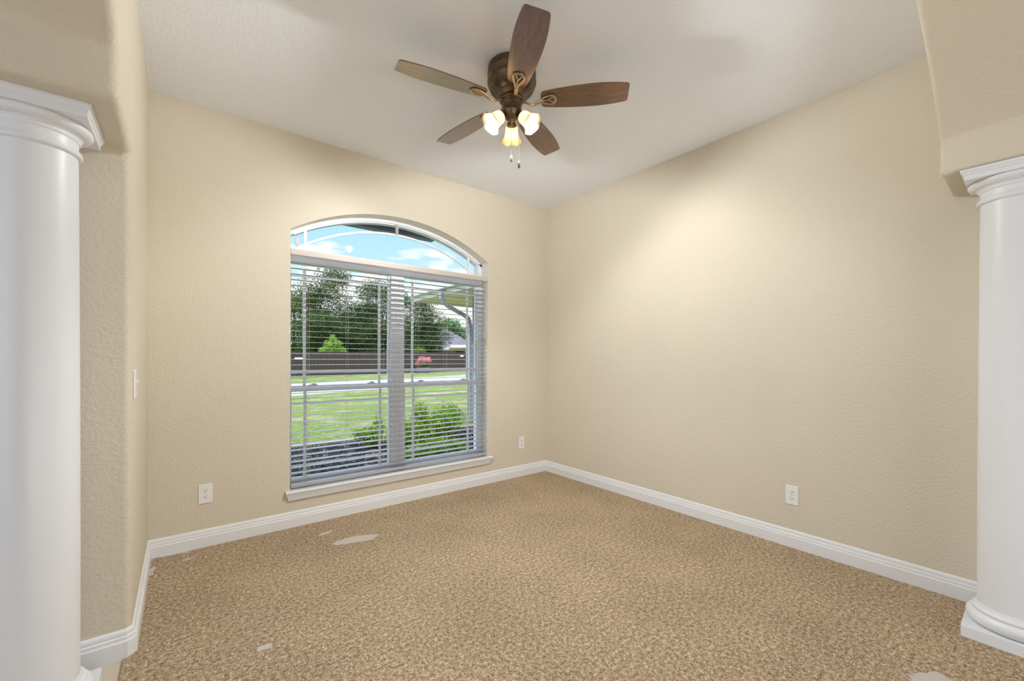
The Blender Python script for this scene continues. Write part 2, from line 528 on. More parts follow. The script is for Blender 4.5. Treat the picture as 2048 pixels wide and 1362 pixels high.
# left wall: pier, beam and segmental arch, bullnose corners
def arch_pts(a, b, zs, rise, n=28):
    c, hf = (a + b) / 2, abs(b - a) / 2
    return [(a + (b - a) * i / n, arc_z(a + (b - a) * i / n, c, hf, zs, rise)) for i in range(n + 1)]
bm = bmesh.new()
pts = [(3.3, -0.1), (3.3, H + 0.1), (-0.17, H + 0.1), (-0.17, BEAM0), (0.31, BEAM0)]
pts += arch_pts(0.31, 1.80, BEAM1, 0.24)
pts += [(1.80, BEAM0), (YJ, BEAM0), (YJ, -0.1)]
prism(bm, pts, 0, -0.60, XL)
bevel(bm, 0.028, 5, 50)
struct(obj('wall_left', bm, M['wall'], smooth=True, angle=25), 'tan wall on the left with an arched opening and bullnose corners')
bm = bmesh.new()
pts = [(XR + 0.02, H + 0.1), (-0.60, H + 0.1), (-0.60, BEAM0), (-0.14, BEAM0)]
pts += arch_pts(-0.14, 2.612, BEAM1, 0.45, 40)
pts += [(2.612, BEAM0), (XR + 0.02, BEAM0)]
prism(bm, pts, 1, -0.14, YF)
bevel(bm, 0.020, 5, 50)
struct(obj('wall_front', bm, M['wall'], smooth=True, angle=25), 'tan arched wall overhead on the right, resting on the right column')
# hall shell behind the camera
for nm, b in (('wall_south', (-3.6, 3.2, -4.1, -4.0, -0.12, H + 0.1)), ('wall_west', (-3.6, -3.5, -4.0, 3.45, -0.12, H + 0.1)),
              ('wall_north', (-3.5, -0.7, 3.35, 3.45, -0.12, H + 0.1))):
    bm = bmesh.new(); box(bm, *b)
    struct(obj(nm, bm, M['wall']))

# baseboards
BP = [(0, 0.0), (0.017, 0.0), (0.017, 0.062), (0.0155, 0.066), (0.0125, 0.067), (0.0125, 0.079), (0.0105, 0.082),
      (0.0075, 0.083), (0.0085, 0.089), (0.0075, 0.098), (0.004, 0.105), (0, 0.107)]
def baseboard(name, path, label):
    bm = bmesh.new()
    sweep2d(bm, path, BP)
    return struct(obj(name, bm, M['trim']), label)
baseboard('baseboard_right', [(XR, -0.3), (XR, YW)], 'white baseboard along the right wall')
baseboard('baseboard_back', [(XR, YW), (XL, YW)], 'white baseboard under the window')
bm = bmesh.new()
sweep2d(bm, [(XL, YW), (XL, YJ + 0.018), (XL - 0.018, YJ), (-0.60, YJ)], [(a, b if b > 0.001 else -0.0119) for a, b in BP])
struct(obj('baseboard_left', bm, M['trim']), 'white baseboard wrapping the corner of the left pier')

# ------------------------------------------------------------------ window
win = struct(empty('window_1', (WC, 3.36, WZ0)), 'white arched twin window with grids behind a horizontal blind')
win.name = 'window_1'
def wpart(name, bm, m, parent=None, **k):
    o = obj(name, bm, m, None, **k)
    par = parent or win
    o.parent = par
    o.matrix_parent_inverse = Matrix.Identity(4)
    off = Vector(win.location)
    o.data.transform(Matrix.Translation(-off))
    return o
GY = 3.36
FY0, FY1 = 3.345, 3.415
bm = bmesh.new()   # outer frame
box(bm, WX0 + .001, WX0 + 0.014, FY0, FY1, WZ0 + .001, WZS)
box(bm, WX1 - 0.045, WX1 - .001, FY0, FY1, WZ0 + .001, WZS)
box(bm, WX0 + 0.014, WX1 - 0.045, FY0, FY1, WZ0 + .001, 0.275)
box(bm, 1.358, 1.472, FY0 - 0.006, FY1, 0.275, 1.878)
box(bm, 1.395, 1.402, FY0 - 0.010, FY0 - 0.006, 0.275, 1.878)
box(bm, 1.428, 1.435, FY0 - 0.010, FY0 - 0.006, 0.275, 1.878)
box(bm, WX0 + 0.014, WX1 - 0.045, FY0, FY1, 1.878, 1.972)
def arc_band(bm, x0, x1, zfun0, zfun1, ya, yb, n=40):
    rows = []
    for i in range(n + 1):
        x = x0 + (x1 - x0) * i / n
        rows.append([bm.verts.new((x, ya, zfun0(x))), bm.verts.new((x, yb, zfun0(x))), bm.verts.new((x, yb, zfun1(x))), bm.verts.new((x, ya, zfun1(x)))])
    for a, b in zip(rows, rows[1:]):
        for k in range(4):
            bm.faces.new((a[k], b[k], b[(k + 1) % 4], a[(k + 1) % 4]))
    bm.faces.new(rows[0]); bm.faces.new(rows[-1][::-1])
zo = lambda x: arc_z(x, WC, half, WZS, rise) - 0.001
arc_band(bm, WX0 + .001, WX1 - .001, lambda x: zo(x) - 0.027, zo, FY0, FY1)
arc_band(bm, WX0 + .045, WX1 - .045, lambda x: zo(x) - 0.036, lambda x: zo(x) - 0.027, FY0 + 0.012, FY1)
wpart('window_frame', bm, M['vinyl'])
# transom grid
bm = bmesh.new()
mz = lambda x: arc_z(x, 1.415, 0.775, 1.968, 0.243)
arc_band(bm, 0.640, 2.19, lambda x: mz(x) - 0.008, lambda x: mz(x) + 0.008, GY - 0.006, GY + 0.006)
for x in (0.710, 2.121):
    box(bm, x - 0.010, x + 0.010, GY - 0.0052, GY + 0.0052, 1.972, zo(x) - 0.030)
wpart('transom_muntin', bm, M['vinyl'])
bm = bmesh.new()
box(bm, 1.402, 1.424, GY - 0.012, GY + 0.008, 2.212, zo(1.415) - 0.026)
wpart('transom_muntin', bm, M['blind'])
bm = bmesh.new()
gp = [(WX0 + 0.03, 1.95)] + [(x, zo(x) - 0.02) for x in top[2:-2]] + [(WX1 - 0.03, 1.95)]
vs = [bm.verts.new((x, GY, z)) for x, z in gp]
bm.faces.new(vs)
wpart('glass_pane', bm, M['glass'])
for x, z in ((0.655, 1.995 + 0.03), ):
    bm = bmesh.new()
    lathe(bm, [(0, -0.004), (0.020, -0.004), (0.022, 0), (0.020, 0.004), (0, 0.004)], 20)
    for v in bm.verts: v.co = Vector((x + v.co.x * 0.75, FY0 - 0.004 + v.co.z, z + v.co.y * 1.7))
    wpart('latch_cover', bm, M['latch'], smooth=True, angle=40)
# sashes
for x0, x1, g1, g2 in ((WX0 + 0.014, 1.358, 0.710, 1.273), (1.472, WX1 - 0.045, 1.565, 2.121)):
    for nm, z0, z1, hs, dy in (('upper_sash', 0.955, 1.878, (1.785, 1.075), 0.020), ('lower_sash', 0.275, 0.975, (0.845, 0.390), 0.0)):
        bm = bmesh.new()
        ya, yb = GY - 0.012 + dy, GY + 0.012 + dy
        st = 0.014
        box(bm, x0, x0 + st, ya, yb, z0, z1); box(bm, x1 - st, x1, ya, yb, z0, z1)
        if nm == 'lower_sash':
            box(bm, x0 + st, x1 - st, ya, yb, z0, z0 + 0.036); box(bm, x0 + st, x1 - st, ya, yb, z1 - 0.042, z1)
        else:
            box(bm, x0 + st, x1 - st, ya, yb, z0, z0 + 0.02); box(bm, x0 + st, x1 - st, ya, yb, z1 - 0.014, z1)
        sash = wpart(nm, bm, M['vinyl'])
        bm = bmesh.new()
        for g in (g1, g2): box(bm, g - 0.010, g + 0.010, GY + dy - 0.004, GY + dy + 0.004, z0 + .01, z1 - .01)
        for hz in hs: box(bm, x0 + st, x1 - st, GY + dy - 0.003, GY + dy + 0.003, hz - 0.010, hz + 0.010)
        g = wpart('muntin_grid', bm, M['vinyl'], sash)
        bm = bmesh.new()
        bm.faces.new([bm.verts.new(p) for p in ((x0 + .01, GY + dy, z0 + .01), (x1 - .01, GY + dy, z0 + .01), (x1 - .01, GY + dy, z1 - .01), (x0 + .01, GY + dy, z1 - .01))])
        wpart('glass_pane', bm, M['glass'], sash)
        if nm == 'lower_sash':
            for lx in (x0 + 0.16, x1 - 0.16):
                bm = bmesh.new()
                box(bm, lx - 0.03, lx + 0.03, ya - 0.004, yb - 0.004, z1, z1 + 0.007)
                box(bm, lx - 0.012, lx + 0.022, ya + 0.001, yb - 0.006, z1 + 0.007, z1 + 0.016)
                bevel(bm, 0.002)
                wpart('sash_lock', bm, M['vinyl'], sash)
# stool and apron
bm = bmesh.new()
SX0, SX1 = 0.560, 2.306
box(bm, WX0 + .001, WX1 - .001, YW - 0.001, 3.347, WZ0 - 0.012, WZ0 + 0.001)
def stool_piece(prof):
    rows = []
    for y_, z_, inset in prof:
        rows.append([bm.verts.new((SX0 + inset, YW - y_, z_)), bm.verts.new((SX1 - inset, YW - y_, z_)), ])
    return rows
prof = [(0, .254, 0), (.028, .254, 0), (.032, .250, 0), (.033, .244, 0), (.032, .238, 0), (.028, .235, 0.002), (.026, .230, .004), (.024, .222, 0.009),
        (.019, .208, .014), (.016, .196, .017), (.014, .188, .018), (0, .188, .018)]
A = [bm.verts.new((SX0 + i_, YW - y_, z_)) for y_, z_, i_ in prof]
B = [bm.verts.new((SX1 - i_, YW - y_, z_)) for y_, z_, i_ in prof]
bm.faces.new(A); bm.faces.new(B[::-1])
for i in range(len(prof)):
    j = (i + 1) % len(prof)
    bm.faces.new((A[i], B[i], B[j], A[j]))
wpart('window_sill', bm, M['trim'])

# ------------------------------------------------------------------ blind
bl = tag(empty('window_blind', (WC, YW + 0.03, WZ0 + 0.002)), 'white horizontal slat blind with tan valance hanging in the arched window', 'window blind')
def bpart(name, bm, m, parent=None, **k):
    o = obj(name, bm, m, None, **k)
    o.parent = parent or bl
    o.data.transform(Matrix.Translation(-Vector(bl.location)))
    return o
BY = YW + 0.030
bm = bmesh.new()
box(bm, WX0 + .002, WX1 - .002, YW + .001, YW + 0.006, 1.905, 1.945)
box(bm, WX0 + .002, WX1 - .002, YW - 0.001, YW + 0.004, 1.911, 1.939)
bpart('valance', bm, M['valance'])
bm = bmesh.new()
box(bm, WX0 + .006, WX1 - .006, YW + 0.008, YW + 0.058, 1.905, 1.940)
bpart('headrail', bm, M['vinyl'])
bm = bmesh.new()
NS = 39
z0s, pitch = 0.325, 0.0402
for i in range(NS):
    z = z0s + i * pitch
    rows = []
    tilt = R(1.5)
    for a, b in ((-0.025, 0.0), (-0.012, 0.0012), (0, 0.0016), (0.012, 0.0012), (0.025, 0.0)):
        y = BY + 0.002 + a * math.cos(tilt)
        zz = z + b + a * math.sin(tilt)
        rows.append([bm.verts.new((x, y, q)) for x in (WX0 + .008, WX1 - .008) for q in (zz - 0.0008, zz + 0.0008)])
    for a, b in zip(rows, rows[1:]):
        bm.faces.new((a[0], a[2], b[2], b[0])); bm.faces.new((a[1], a[3], b[3], b[1]))
        bm.faces.new((a[0], a[1], b[1], b[0])); bm.faces.new((a[2], a[3], b[3], b[2]))
    bm.faces.new((rows[0][0], rows[0][1], rows[0][3], rows[0][2])); bm.faces.new((rows[-1][0], rows[-1][1], rows[-1][3], rows[-1][2]))
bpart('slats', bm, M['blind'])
bm = bmesh.new()
box(bm, WX0 + .008, WX1 - .008, YW + 0.006, YW + 0.056, 0.268, 0.288)
bevel(bm, 0.003)
bpart('bottom_rail', bm, M['blind'])
for x in (0.715, 0.985, 1.262, 1.56, 1.83, 2.12):
    bm = bmesh.new()
    for yy in (BY - 0.025, BY + 0.029):
        tube(bm, [(x, yy, 0.285), (x, yy, 1.91)], 0.0007, 5)
    for i in range(NS):
        z = z0s + i * pitch - 0.0022
        tube(bm, [(x, BY - 0.025, z), (x, BY + 0.029, z)], 0.0005, 4)
    bpart('ladder_cord', bm, M['cord'])
for x, zb in ((0.668, 1.30), (0.690, 1.33), (2.225, 1.33), (2.237, 1.36)):
    bm = bmesh.new()
    tube(bm, [(x, YW + 0.001, zb), (x, YW + 0.001, 1.905)], 0.0009, 5)
    c = bpart('lift_cord', bm, M['cord'])
    if x > 2:
        bm = bmesh.new()
        lathe(bm, [(0.0, 0.012), (0.003, 0.012), (0.004, 0.0), (0.007, -0.02), (0.0075, -0.028), (0.0, -0.030)], 12, Matrix.Translation((x, YW + .001, zb)))
        bpart('tassel', bm, M['tassel'], c, smooth=True, angle=50)

# ------------------------------------------------------------------ columns
def column(name, x, y, zb, label):
    root = tag(empty(name, (x, y, zb)), label, 'column', 'white columns carrying the arched openings')
    top = BEAM0 - 0.0008 - zb
    ph = 0.030 - zb * 0 if zb < 0 else 0.050
    ph = 0.043 if zb < 0 else 0.050
    a = 0.143
    bm = bmesh.new(); box(bm, -a, a, -a, a, 0, ph); bevel(bm, 0.003, 2)
    obj('plinth', bm, M['column'], root)
    bm = bmesh.new()
    pr = [(0.10, ph)]
    for i in range(13):
        t = -PI / 2 + PI * i / 12
        pr.append((0.112 + 0.028 * math.cos(t), ph + 0.028 + 0.028 * math.sin(t)))
    pr += [(0.122, ph + 0.057), (0.122, ph + 0.064), (0.117, ph + 0.066), (0.112, ph + 0.073), (0.109, ph + 0.082), (0.106, ph + 0.083)]
    lathe(bm, pr, 72)
    obj('base_moulding', bm, M['column'], root, smooth=True, angle=40)
    bm = bmesh.new()
    zt = 1.845 - zb
    pr = [(0.1055, ph + 0.0825)]
    for i in range(1, 11):
        t = i / 10
        pr.append((0.1055 - 0.0065 * max(0, (t - 0.2) / 0.8) ** 1.4, ph + 0.0825 + (zt - ph - 0.0825) * t))
    lathe(bm, pr, 72)
    obj('shaft', bm, M['column'], root, smooth=True, angle=40)
    bm = bmesh.new()
    q = lambda z: z - zb
    pr = [(0.099, q(1.845)), (0.105, q(1.846)), (0.109, q(1.850)), (0.110, q(1.855)), (0.109, q(1.860)), (0.1045, q(1.864)), (0.1045, q(1.868)), (0.0995, q(1.872)),
          (0.099, q(1.895)), (0.1035, q(1.898)), (0.105, q(1.903)), (0.105, q(1.907)), (0.109, q(1.910)), (0.111, q(1.914))]
    for i in range(1, 9):
        t = i / 8 * PI * 0.62
        pr.append((0.111 + 0.024 * math.sin(t) / 0.98 * min(1, 1.05), q(1.914) + 0.026 * (1 - math.cos(t)) / 1.37))
    pr += [(0.130, q(1.9425))]
    lathe(bm, pr, 72)
    obj('capital', bm, M['column'], root, smooth=True, angle=40)
    bm = bmesh.new()
    prof = [(0.135, 1.942), (0.137, 1.942), (0.137, 1.9605), (0.1405, 1.963), (0.1415, 1.968), (0.1445, 1.972), (0.1475, 1.976), (0.1475, BEAM0 - 0.0008)]
    rows = [[bm.verts.new((sx * r_, sy * r_, z_ - zb)) for sx, sy in ((-1, -1), (1, -1), (1, 1), (-1, 1))] for r_, z_ in prof]
    for p_, n_ in zip(rows, rows[1:]):
        for k in range(4):
            bm.faces.new((p_[k], p_[(k + 1) % 4], n_[(k + 1) % 4], n_[k]))
    bm.faces.new(rows[0]); bm.faces.new(rows[-1])
    obj('abacus', bm, M['column'], root)
    return root
column('column', -0.375, 2.018, -0.012, 'thick white round column at the left edge beside the beige pier')
column('column', 2.752, 0.071, 0.0, 'white round column at the right edge standing on the carpet')

# ------------------------------------------------------------------ outlets and switch
def outlet(x, y, z, rz, label):
    r = tag(empty('wall_outlet', (x, y, z), rz), label, 'electrical outlet', 'duplex wall outlets')
    bm = bmesh.new(); box(bm, -0.036, 0.036, -0.005, 0.0, -0.060, 0.060); bevel(bm, 0.0025, 2)
    obj('cover_plate', bm, M['plate'], r)
    for s in (-1, 1):
        bm = bmesh.new()
        lathe(bm, [(0, -0.0065), (0.0165, -0.0065), (0.0168, -0.0048)], 24)
        for v in bm.verts: v.co = Vector((v.co.x * 1.02, v.co.z, max(-0.0125, min(0.0125, v.co.y)) + s * 0.0195))
        f = obj('receptacle', bm, M['plate'], r)
        bm = bmesh.new()
        for dx in (-0.0062, 0.0062):
            box(bm, dx - 0.0011, dx + 0.0011, -0.0072, -0.0060, s * 0.0195 - 0.001, s * 0.0195 + 0.007)
        box(bm, -0.0022, 0.0022, -0.0072, -0.0060, s * 0.0195 - 0.0095, s * 0.0195 - 0.0050)
        obj('slots', bm, M['slot'], f)
        bm = bmesh.new()
        lathe(bm, [(0.0178, -0.0053), (0.0178, -0.0051), (0.0170, -0.0054)], 24)
        bm.free()
    bm = bmesh.new(); lathe(bm, [(0, -0.0062), (0.003, -0.006), (0.0033, -0.0048)], 12)
    for v in bm.verts: v.co = Vector((v.co.x, v.co.z, v.co.y))
    obj('screw', bm, M['latch'], r)
outlet(0.1165, YW, 0.329, 0, 'white duplex outlet on the window wall, left of the window')
outlet(2.680, YW, 0.333, 0, 'white duplex outlet on the window wall, between window and corner')
outlet(XR, 0.972, 0.324, R(-90), 'white duplex outlet low on the long right wall')
sw = tag(empty('light_switch', (XL, 2.318, 1.070), R(90)), 'white toggle light switch on the left pier', 'light switch')
bm = bmesh.new(); box(bm, -0.036, 0.036, -0.006, 0.0, -0.058, 0.058); bevel(bm, 0.0025, 2)
obj('cover_plate', bm, M['plate'], sw)
bm = bmesh.new(); box(bm, -0.005, 0.005, -0.020, -0.004, 0.000, 0.010, Matrix.Rotation(R(-25), 4, 'X'))
obj('toggle', bm, M['plate'], sw)
for s in (-1, 1):
    bm = bmesh.new(); lathe(bm, [(0, -0.007), (0.003, -0.0066), (0.0033, -0.0055)], 12)
    for v in bm.verts: v.co = Vector((v.co.x, v.co.z, v.co.y + s * 0.030))
    obj('screw', bm, M['latch'], sw)

# ------------------------------------------------------------------ ceiling fan
LAMP_W = 42
FX, FYY = 1.397, 1.779
fan = tag(empty('ceiling_fan', (FX, FYY, H)), 'bronze hugger ceiling fan with five walnut blades and three lit frosted shades', 'ceiling fan')
Z = lambda z: z - H        # heights below are world heights
bm = bmesh.new()
lathe(bm, [(0, Z(H - .0005)), (0.127, Z(H - .0005)), (0.129, Z(2.735)), (0.129, Z(2.712)), (0.131, Z(2.710)), (0.132, Z(2.706)), (0.130, Z(2.703)), (0.130, Z(2.672)), (0.132, Z(2.670)), (0.132, Z(2.664)),
           (0.129, Z(2.660)), (0.126, Z(2.645)), (0.124, Z(2.643)), (0.119, Z(2.630)), (0.117, Z(2.628)), (0.094, Z(2.606)), (0.090, Z(2.605)), (0.088, Z(2.602)), (0.084, Z(2.601)),
           (0.080, Z(2.594)), (0.066, Z(2.586)), (0.060, Z(2.582)), (0, Z(2.582))], 64)
obj('motor_housing', bm, M['bronze'], fan, smooth=True, angle=35)
for k in range(20):
    a = 2 * PI * k / 20
    bm = bmesh.new()
    mt = Matrix.Rotation(a, 4, 'Z') @ Matrix.Translation((0.1060, 0, Z(2.6172))) @ Matrix.Rotation(R(-43.7), 4, 'Y')
    vs = []
    for i in range(12):
        t = 2 * PI * i / 12
        vs.append(((0.011 if math.cos(t) > 0 else 0.011) * math.cos(t) + 0, 0.0042 * math.sin(t)))
    lo = [bm.verts.new(mt @ Vector((p[0], p[1], -0.0008))) for p in vs]
    hi = [bm.verts.new(mt @ Vector((p[0], p[1], 0.001))) for p in vs]
    bm.faces.new(lo); bm.faces.new(hi[::-1])
    for i in range(12):
        bm.faces.new((lo[i], lo[(i + 1) % 12], hi[(i + 1) % 12], hi[i]))
    obj('vent_slot', bm, M['slot'], fan)
for a in (200, 225, 20, 300):
    bm = bmesh.new()
    lathe(bm, [(0, 0.003), (0.0028, 0.002), (0.003, -0.002)], 10, Matrix.Rotation(R(a), 4, 'Z') @ Matrix.Translation((0.129, 0, Z(2.722))) @ Matrix.Rotation(R(90), 4, 'Y'))
    obj('screw', bm, M['slot'], fan)
bm = bmesh.new()
lathe(bm, [(0, Z(2.583)), (0.064, Z(2.583)), (0.067, Z(2.578)), (0.067, Z(2.570)), (0.060, Z(2.565)), (0.055, Z(2.564)), (0.053, Z(2.558)), (0.056, Z(2.555)), (0.056, Z(2.548)),
           (0.053, Z(2.545)), (0.053, Z(2.515)), (0.055, Z(2.512)), (0.055, Z(2.506)), (0.050, Z(2.500)), (0.047, Z(2.488)), (0.036, Z(2.478)), (0.030, Z(2.476)), (0.022, Z(2.468)), (0.018, Z(2.467)), (0.016, Z(2.462)), (0.010, Z(2.456)), (0, Z(2.455))], 48)
obj('switch_housing', bm, M['bronze'], fan, smooth=True, angle=35)

ZB = 2.567
def blade_outline():
    pts = []
    # half widths along the length from root 0.155 to tip 0.614
    prof = [(0.158, 0.0), (0.158, 0.030), (0.162, 0.042), (0.172, 0.051), (0.20, 0.056), (0.25, 0.0625), (0.32, 0.0690), (0.40, 0.0730), (0.46, 0.0735), (0.52, 0.0700), (0.57, 0.0640), (0.600, 0.0590), (0.610, 0.0545), (0.6145, 0.046), (0.6145, 0)]
    up = [(x, y) for x, y in prof if y > 0]
    return up + [(x, -y) for x, y in up[::-1]]
bo = blade_outline()
angs = [64.6 + 72 * k for k in range(5)]    # azimuth from +Y, clockwise
LAB = {}
for az in angs:
    rot = R(90 - az)
    rt = Matrix.Rotation(rot, 4, 'Z')
    bm = bmesh.new()
    prism(bm, bo, 2, -0.003, 0.003)
    bevel(bm, 0.0012, 2)
    o = obj('blade', bm, M['walnut'], fan)
    o.location = (0, 0, Z(ZB))
    o.rotation_euler = (Matrix.Rotation(rot, 3, 'Z') @ Matrix.Rotation(R(-11), 3, 'X')).to_euler()
    blade = o
    # blade iron: curved arm ending in an open wishbone with a centre prong
    bm = bmesh.new()
    def T(x, y, z):
        return rt @ Vector((x, y, Z(z)))
    tx = math.tan(R(-11))
    def under(x, y, d):   # height just under the pitched blade
        return ZB - 0.0035 - d + y * tx
    arm = [(0.050, 0, 2.562), (0.075, 0, 2.556), (0.095, 0.002, 2.545), (0.115, 0.002, 2.540), (0.135, 0.0, 2.546), (0.155, 0, 2.554), (0.172, 0, 2.558)]
    tube(bm, [T(*p) for p in arm], [0.011, 0.010, 0.009, 0.009, 0.009, 0.009, 0.006], 10, sy=0.55)
    for s in (-1, 1):
        lp = [(0.140, 0.002 * s), (0.160, 0.010 * s), (0.180, 0.020 * s), (0.200, 0.027 * s), (0.216, 0.028 * s), (0.228, 0.021 * s), (0.234, 0.010 * s), (0.235, 0)]
        tube(bm, [T(x, y, under(x, y, 0.004 if i > 1 else 0.012 - i * 0.006)) for i, (x, y) in enumerate(lp)], [0.006, 0.0065, 0.0065, 0.0065, 0.007, 0.0075, 0.008, 0.008], 8, sy=0.6)
        pr_ = [(0.196, 0.0), (0.206, 0.007 * s), (0.220, 0.014 * s), (0.229, 0.018 * s)]
        tube(bm, [T(x, y, under(x, y, 0.004)) for x, y in pr_], 0.0042, 8, sy=0.7)
    tube(bm, [T(x, 0, under(x, 0, 0.004)) for x in (0.168, 0.182, 0.198, 0.205)], 0.0045, 8, sy=0.8)
    obj('blade_iron', bm, M['brass'], fan, smooth=True, angle=50)

# light kit: the arms point at the camera's left and right and away from it
for az in (38.27, 38.27 + 118, 38.27 - 118):
    rt = Matrix.Rotation(R(90 - az), 4, 'Z')
    base = Vector((0.040, 0, Z(2.494)))
    dr = Vector((math.sin(R(48)), 0, -math.cos(R(48))))      # axis of the shade, outwards and down
    bm = bmesh.new()
    ax = Vector((0, 0, -1)).rotation_difference(dr).to_matrix().to_4x4()
    mt = rt @ Matrix.Translation(base) @ ax
    lathe(bm, [(0, 0.004), (0.012, 0.004), (0.014, -0.010), (0.020, -0.014), (0.024, -0.020), (0.0265, -0.028), (0.0265, -0.036), (0.024, -0.036), (0, -0.034)], 28, mt)
    arm = obj('lamp_arm', bm, M['bronze'], fan, smooth=True, angle=40)
    bm = bmesh.new()
    outp = [(0.022, -0.030), (0.030, -0.034), (0.0335, -0.042), (0.0345, -0.055), (0.036, -0.070), (0.0395, -0.085), (0.0455, -0.100), (0.0535, -0.112), (0.0585, -0.117)]
    seg = 48
    rg = []
    for (r_, z_) in outp + [(r_ - 0.0025, z_ + 0.0008) for r_, z_ in outp[::-1]]:
        ring = []
        for i in range(seg):
            a = 2 * PI * i / seg
            sc = max(0, (-z_ - 0.085) / 0.032)
            k = 1 + 0.045 * sc * math.cos(6 * a)
            ring.append(bm.verts.new(mt @ Vector((r_ * k * math.cos(a), r_ * k * math.sin(a), z_ + 0.004 * sc * math.cos(6 * a)))))
        rg.append(ring)
    for a_, b_ in zip(rg, rg[1:]):
        for i in range(seg):
            bm.faces.new((a_[i], a_[(i + 1) % seg], b_[(i + 1) % seg], b_[i]))
    obj('lamp_shade', bm, M['frost'], fan, smooth=True, angle=60)
    bm = bmesh.new()
    lathe(bm, [(0, -0.036), (0.011, -0.037), (0.012, -0.050), (0.017, -0.060), (0.0215, -0.074), (0.0215, -0.084), (0.017, -0.094), (0.008, -0.100), (0, -0.101)], 24, mt)
    obj('bulb', bm, M['bulb'], fan, smooth=True)
    ld = bpy.data.lights.new('bulb_light', 'SPOT')
    ld.energy, ld.color, ld.shadow_soft_size = LAMP_W, (0.95, 0.98, 1.0), 0.028
    ld.spot_size, ld.spot_blend = R(173), 0.32
    lo_ = bpy.data.objects.new('bulb_light', ld)
    C.objects.link(lo_)
    lo_.parent = fan
    lo_.location = mt @ Vector((0, 0, -0.125))
    tv = rt.to_3x3() @ Vector((math.sin(R(31)), 0, -math.cos(R(31))))
    lo_.rotation_euler = (-tv).to_track_quat('Z', 'Y').to_euler()
# pull chains
camv = Vector((-math.sin(YAW), -math.cos(YAW), 0)); camr = Vector((math.cos(YAW), -math.sin(YAW), 0))
for dx, dy, z1, z2 in ((-0.001, 0.035, 2.475, 2.262), (0.040, 0.030, 2.500, 2.232)):
    p = camr * dx + camv * dy
    bm = bmesh.new()
    tube(bm, [(p.x, p.y, Z(z1)), (p.x, p.y, Z(z2))], 0.0009, 6)
    ch = obj('pull_chain', bm, M['brass'], fan)
    bm = bmesh.new()
    lathe(bm, [(0, 0.0), (0.0045, -0.001), (0.0062, -0.006), (0.0066, -0.018), (0.0062, -0.030), (0.0045, -0.036), (0, -0.037)], 16, Matrix.Translation((p.x, p.y, Z(z2))))
    obj('chain_fob', bm, M['bronze'], ch, smooth=True, angle=60)

# ------------------------------------------------------------------ outdoors
G = -0.10
bm = bmesh.new()
# lawn with the road cut between: near lawn, road strip, far lawn
def quad(bm, pts, z):
    bm.faces.new([bm.verts.new((x, y, z)) for x, y in pts])
bm = bmesh.new(); box(bm, -60, 90, 3.46, 110, G - 0.3, G)
struct(obj('ground', bm, M['lawn']), 'lawn in front of the house').name = 'ground'
bm = bmesh.new()
d = Vector((0.945, 0.327)); nn = Vector((-0.327, 0.945))
o0 = Vector((2.89, 15.6))
prof = [(0, 0.0), (0.1, 0.03), (5.7, 0.03), (5.8, 0)]
A = []; B = []
for t_, z_ in prof:
    a_ = o0 + nn * t_ - d * 40; b_ = o0 + nn * t_ + d * 90
    A.append(bm.verts.new((a_.x, a_.y, G + z_ + 0.002))); B.append(bm.verts.new((b_.x, b_.y, G + z_ + 0.002)))
for i in range(3): bm.faces.new((A[i], B[i], B[i + 1], A[i + 1]))
struct(obj('road', bm, M['road']), 'pale concrete street crossing the lawn')
# mulch bed
bm = bmesh.new()
box(bm, -1.5, 4.45, 3.46, 6.45, G - 0.05, G + 0.02)
bed = tag(obj('mulch_bed', bm, M['mulch']), 'dark mulch bed below the window', 'mulch', kind='stuff')
def leafmesh(name, centers, n, size, m, parent=None, seed=1, shell=0.45, flat=0.0, loc=None):
    rnd = random.Random(seed)
    vs, fs = [], []
    tot = sum((c[3] * c[4] * c[5]) ** (2 / 3) for c in centers)
    for c in centers:
        k = int(n * (c[3] * c[4] * c[5]) ** (2 / 3) / tot)
        for _ in range(k):
            v = Vector((rnd.gauss(0, 1), rnd.gauss(0, 1), rnd.gauss(0, 1))).normalized()
            rr = (shell + (1 - shell) * rnd.random()) * (1 + rnd.gauss(0, 0.05))
            p = Vector((c[0] + v.x * c[3] * rr, c[1] + v.y * c[4] * rr, c[2] + v.z * c[5] * rr))
            a = Vector((rnd.gauss(0, 1), rnd.gauss(0, 1), rnd.gauss(0, 1) * (1 - flat))).normalized()
            b = a.cross(Vector((rnd.gauss(0, 1), rnd.gauss(0, 1), rnd.gauss(0, 1)))).normalized()
            s = size * (0.6 + 0.8 * rnd.random())
            i = len(vs)
            vs += [p - a * s, p - b * s * 0.5, p + a * s, p + b * s * 0.5]
            fs.append((i, i + 1, i + 2, i + 3))
    me = bpy.data.meshes.new(name)
    me.from_pydata(vs, [], fs)
    me.materials.append(m)
    o = bpy.data.objects.new(name, me)
    C.objects.link(o)
    if parent: o.parent = parent
    return o
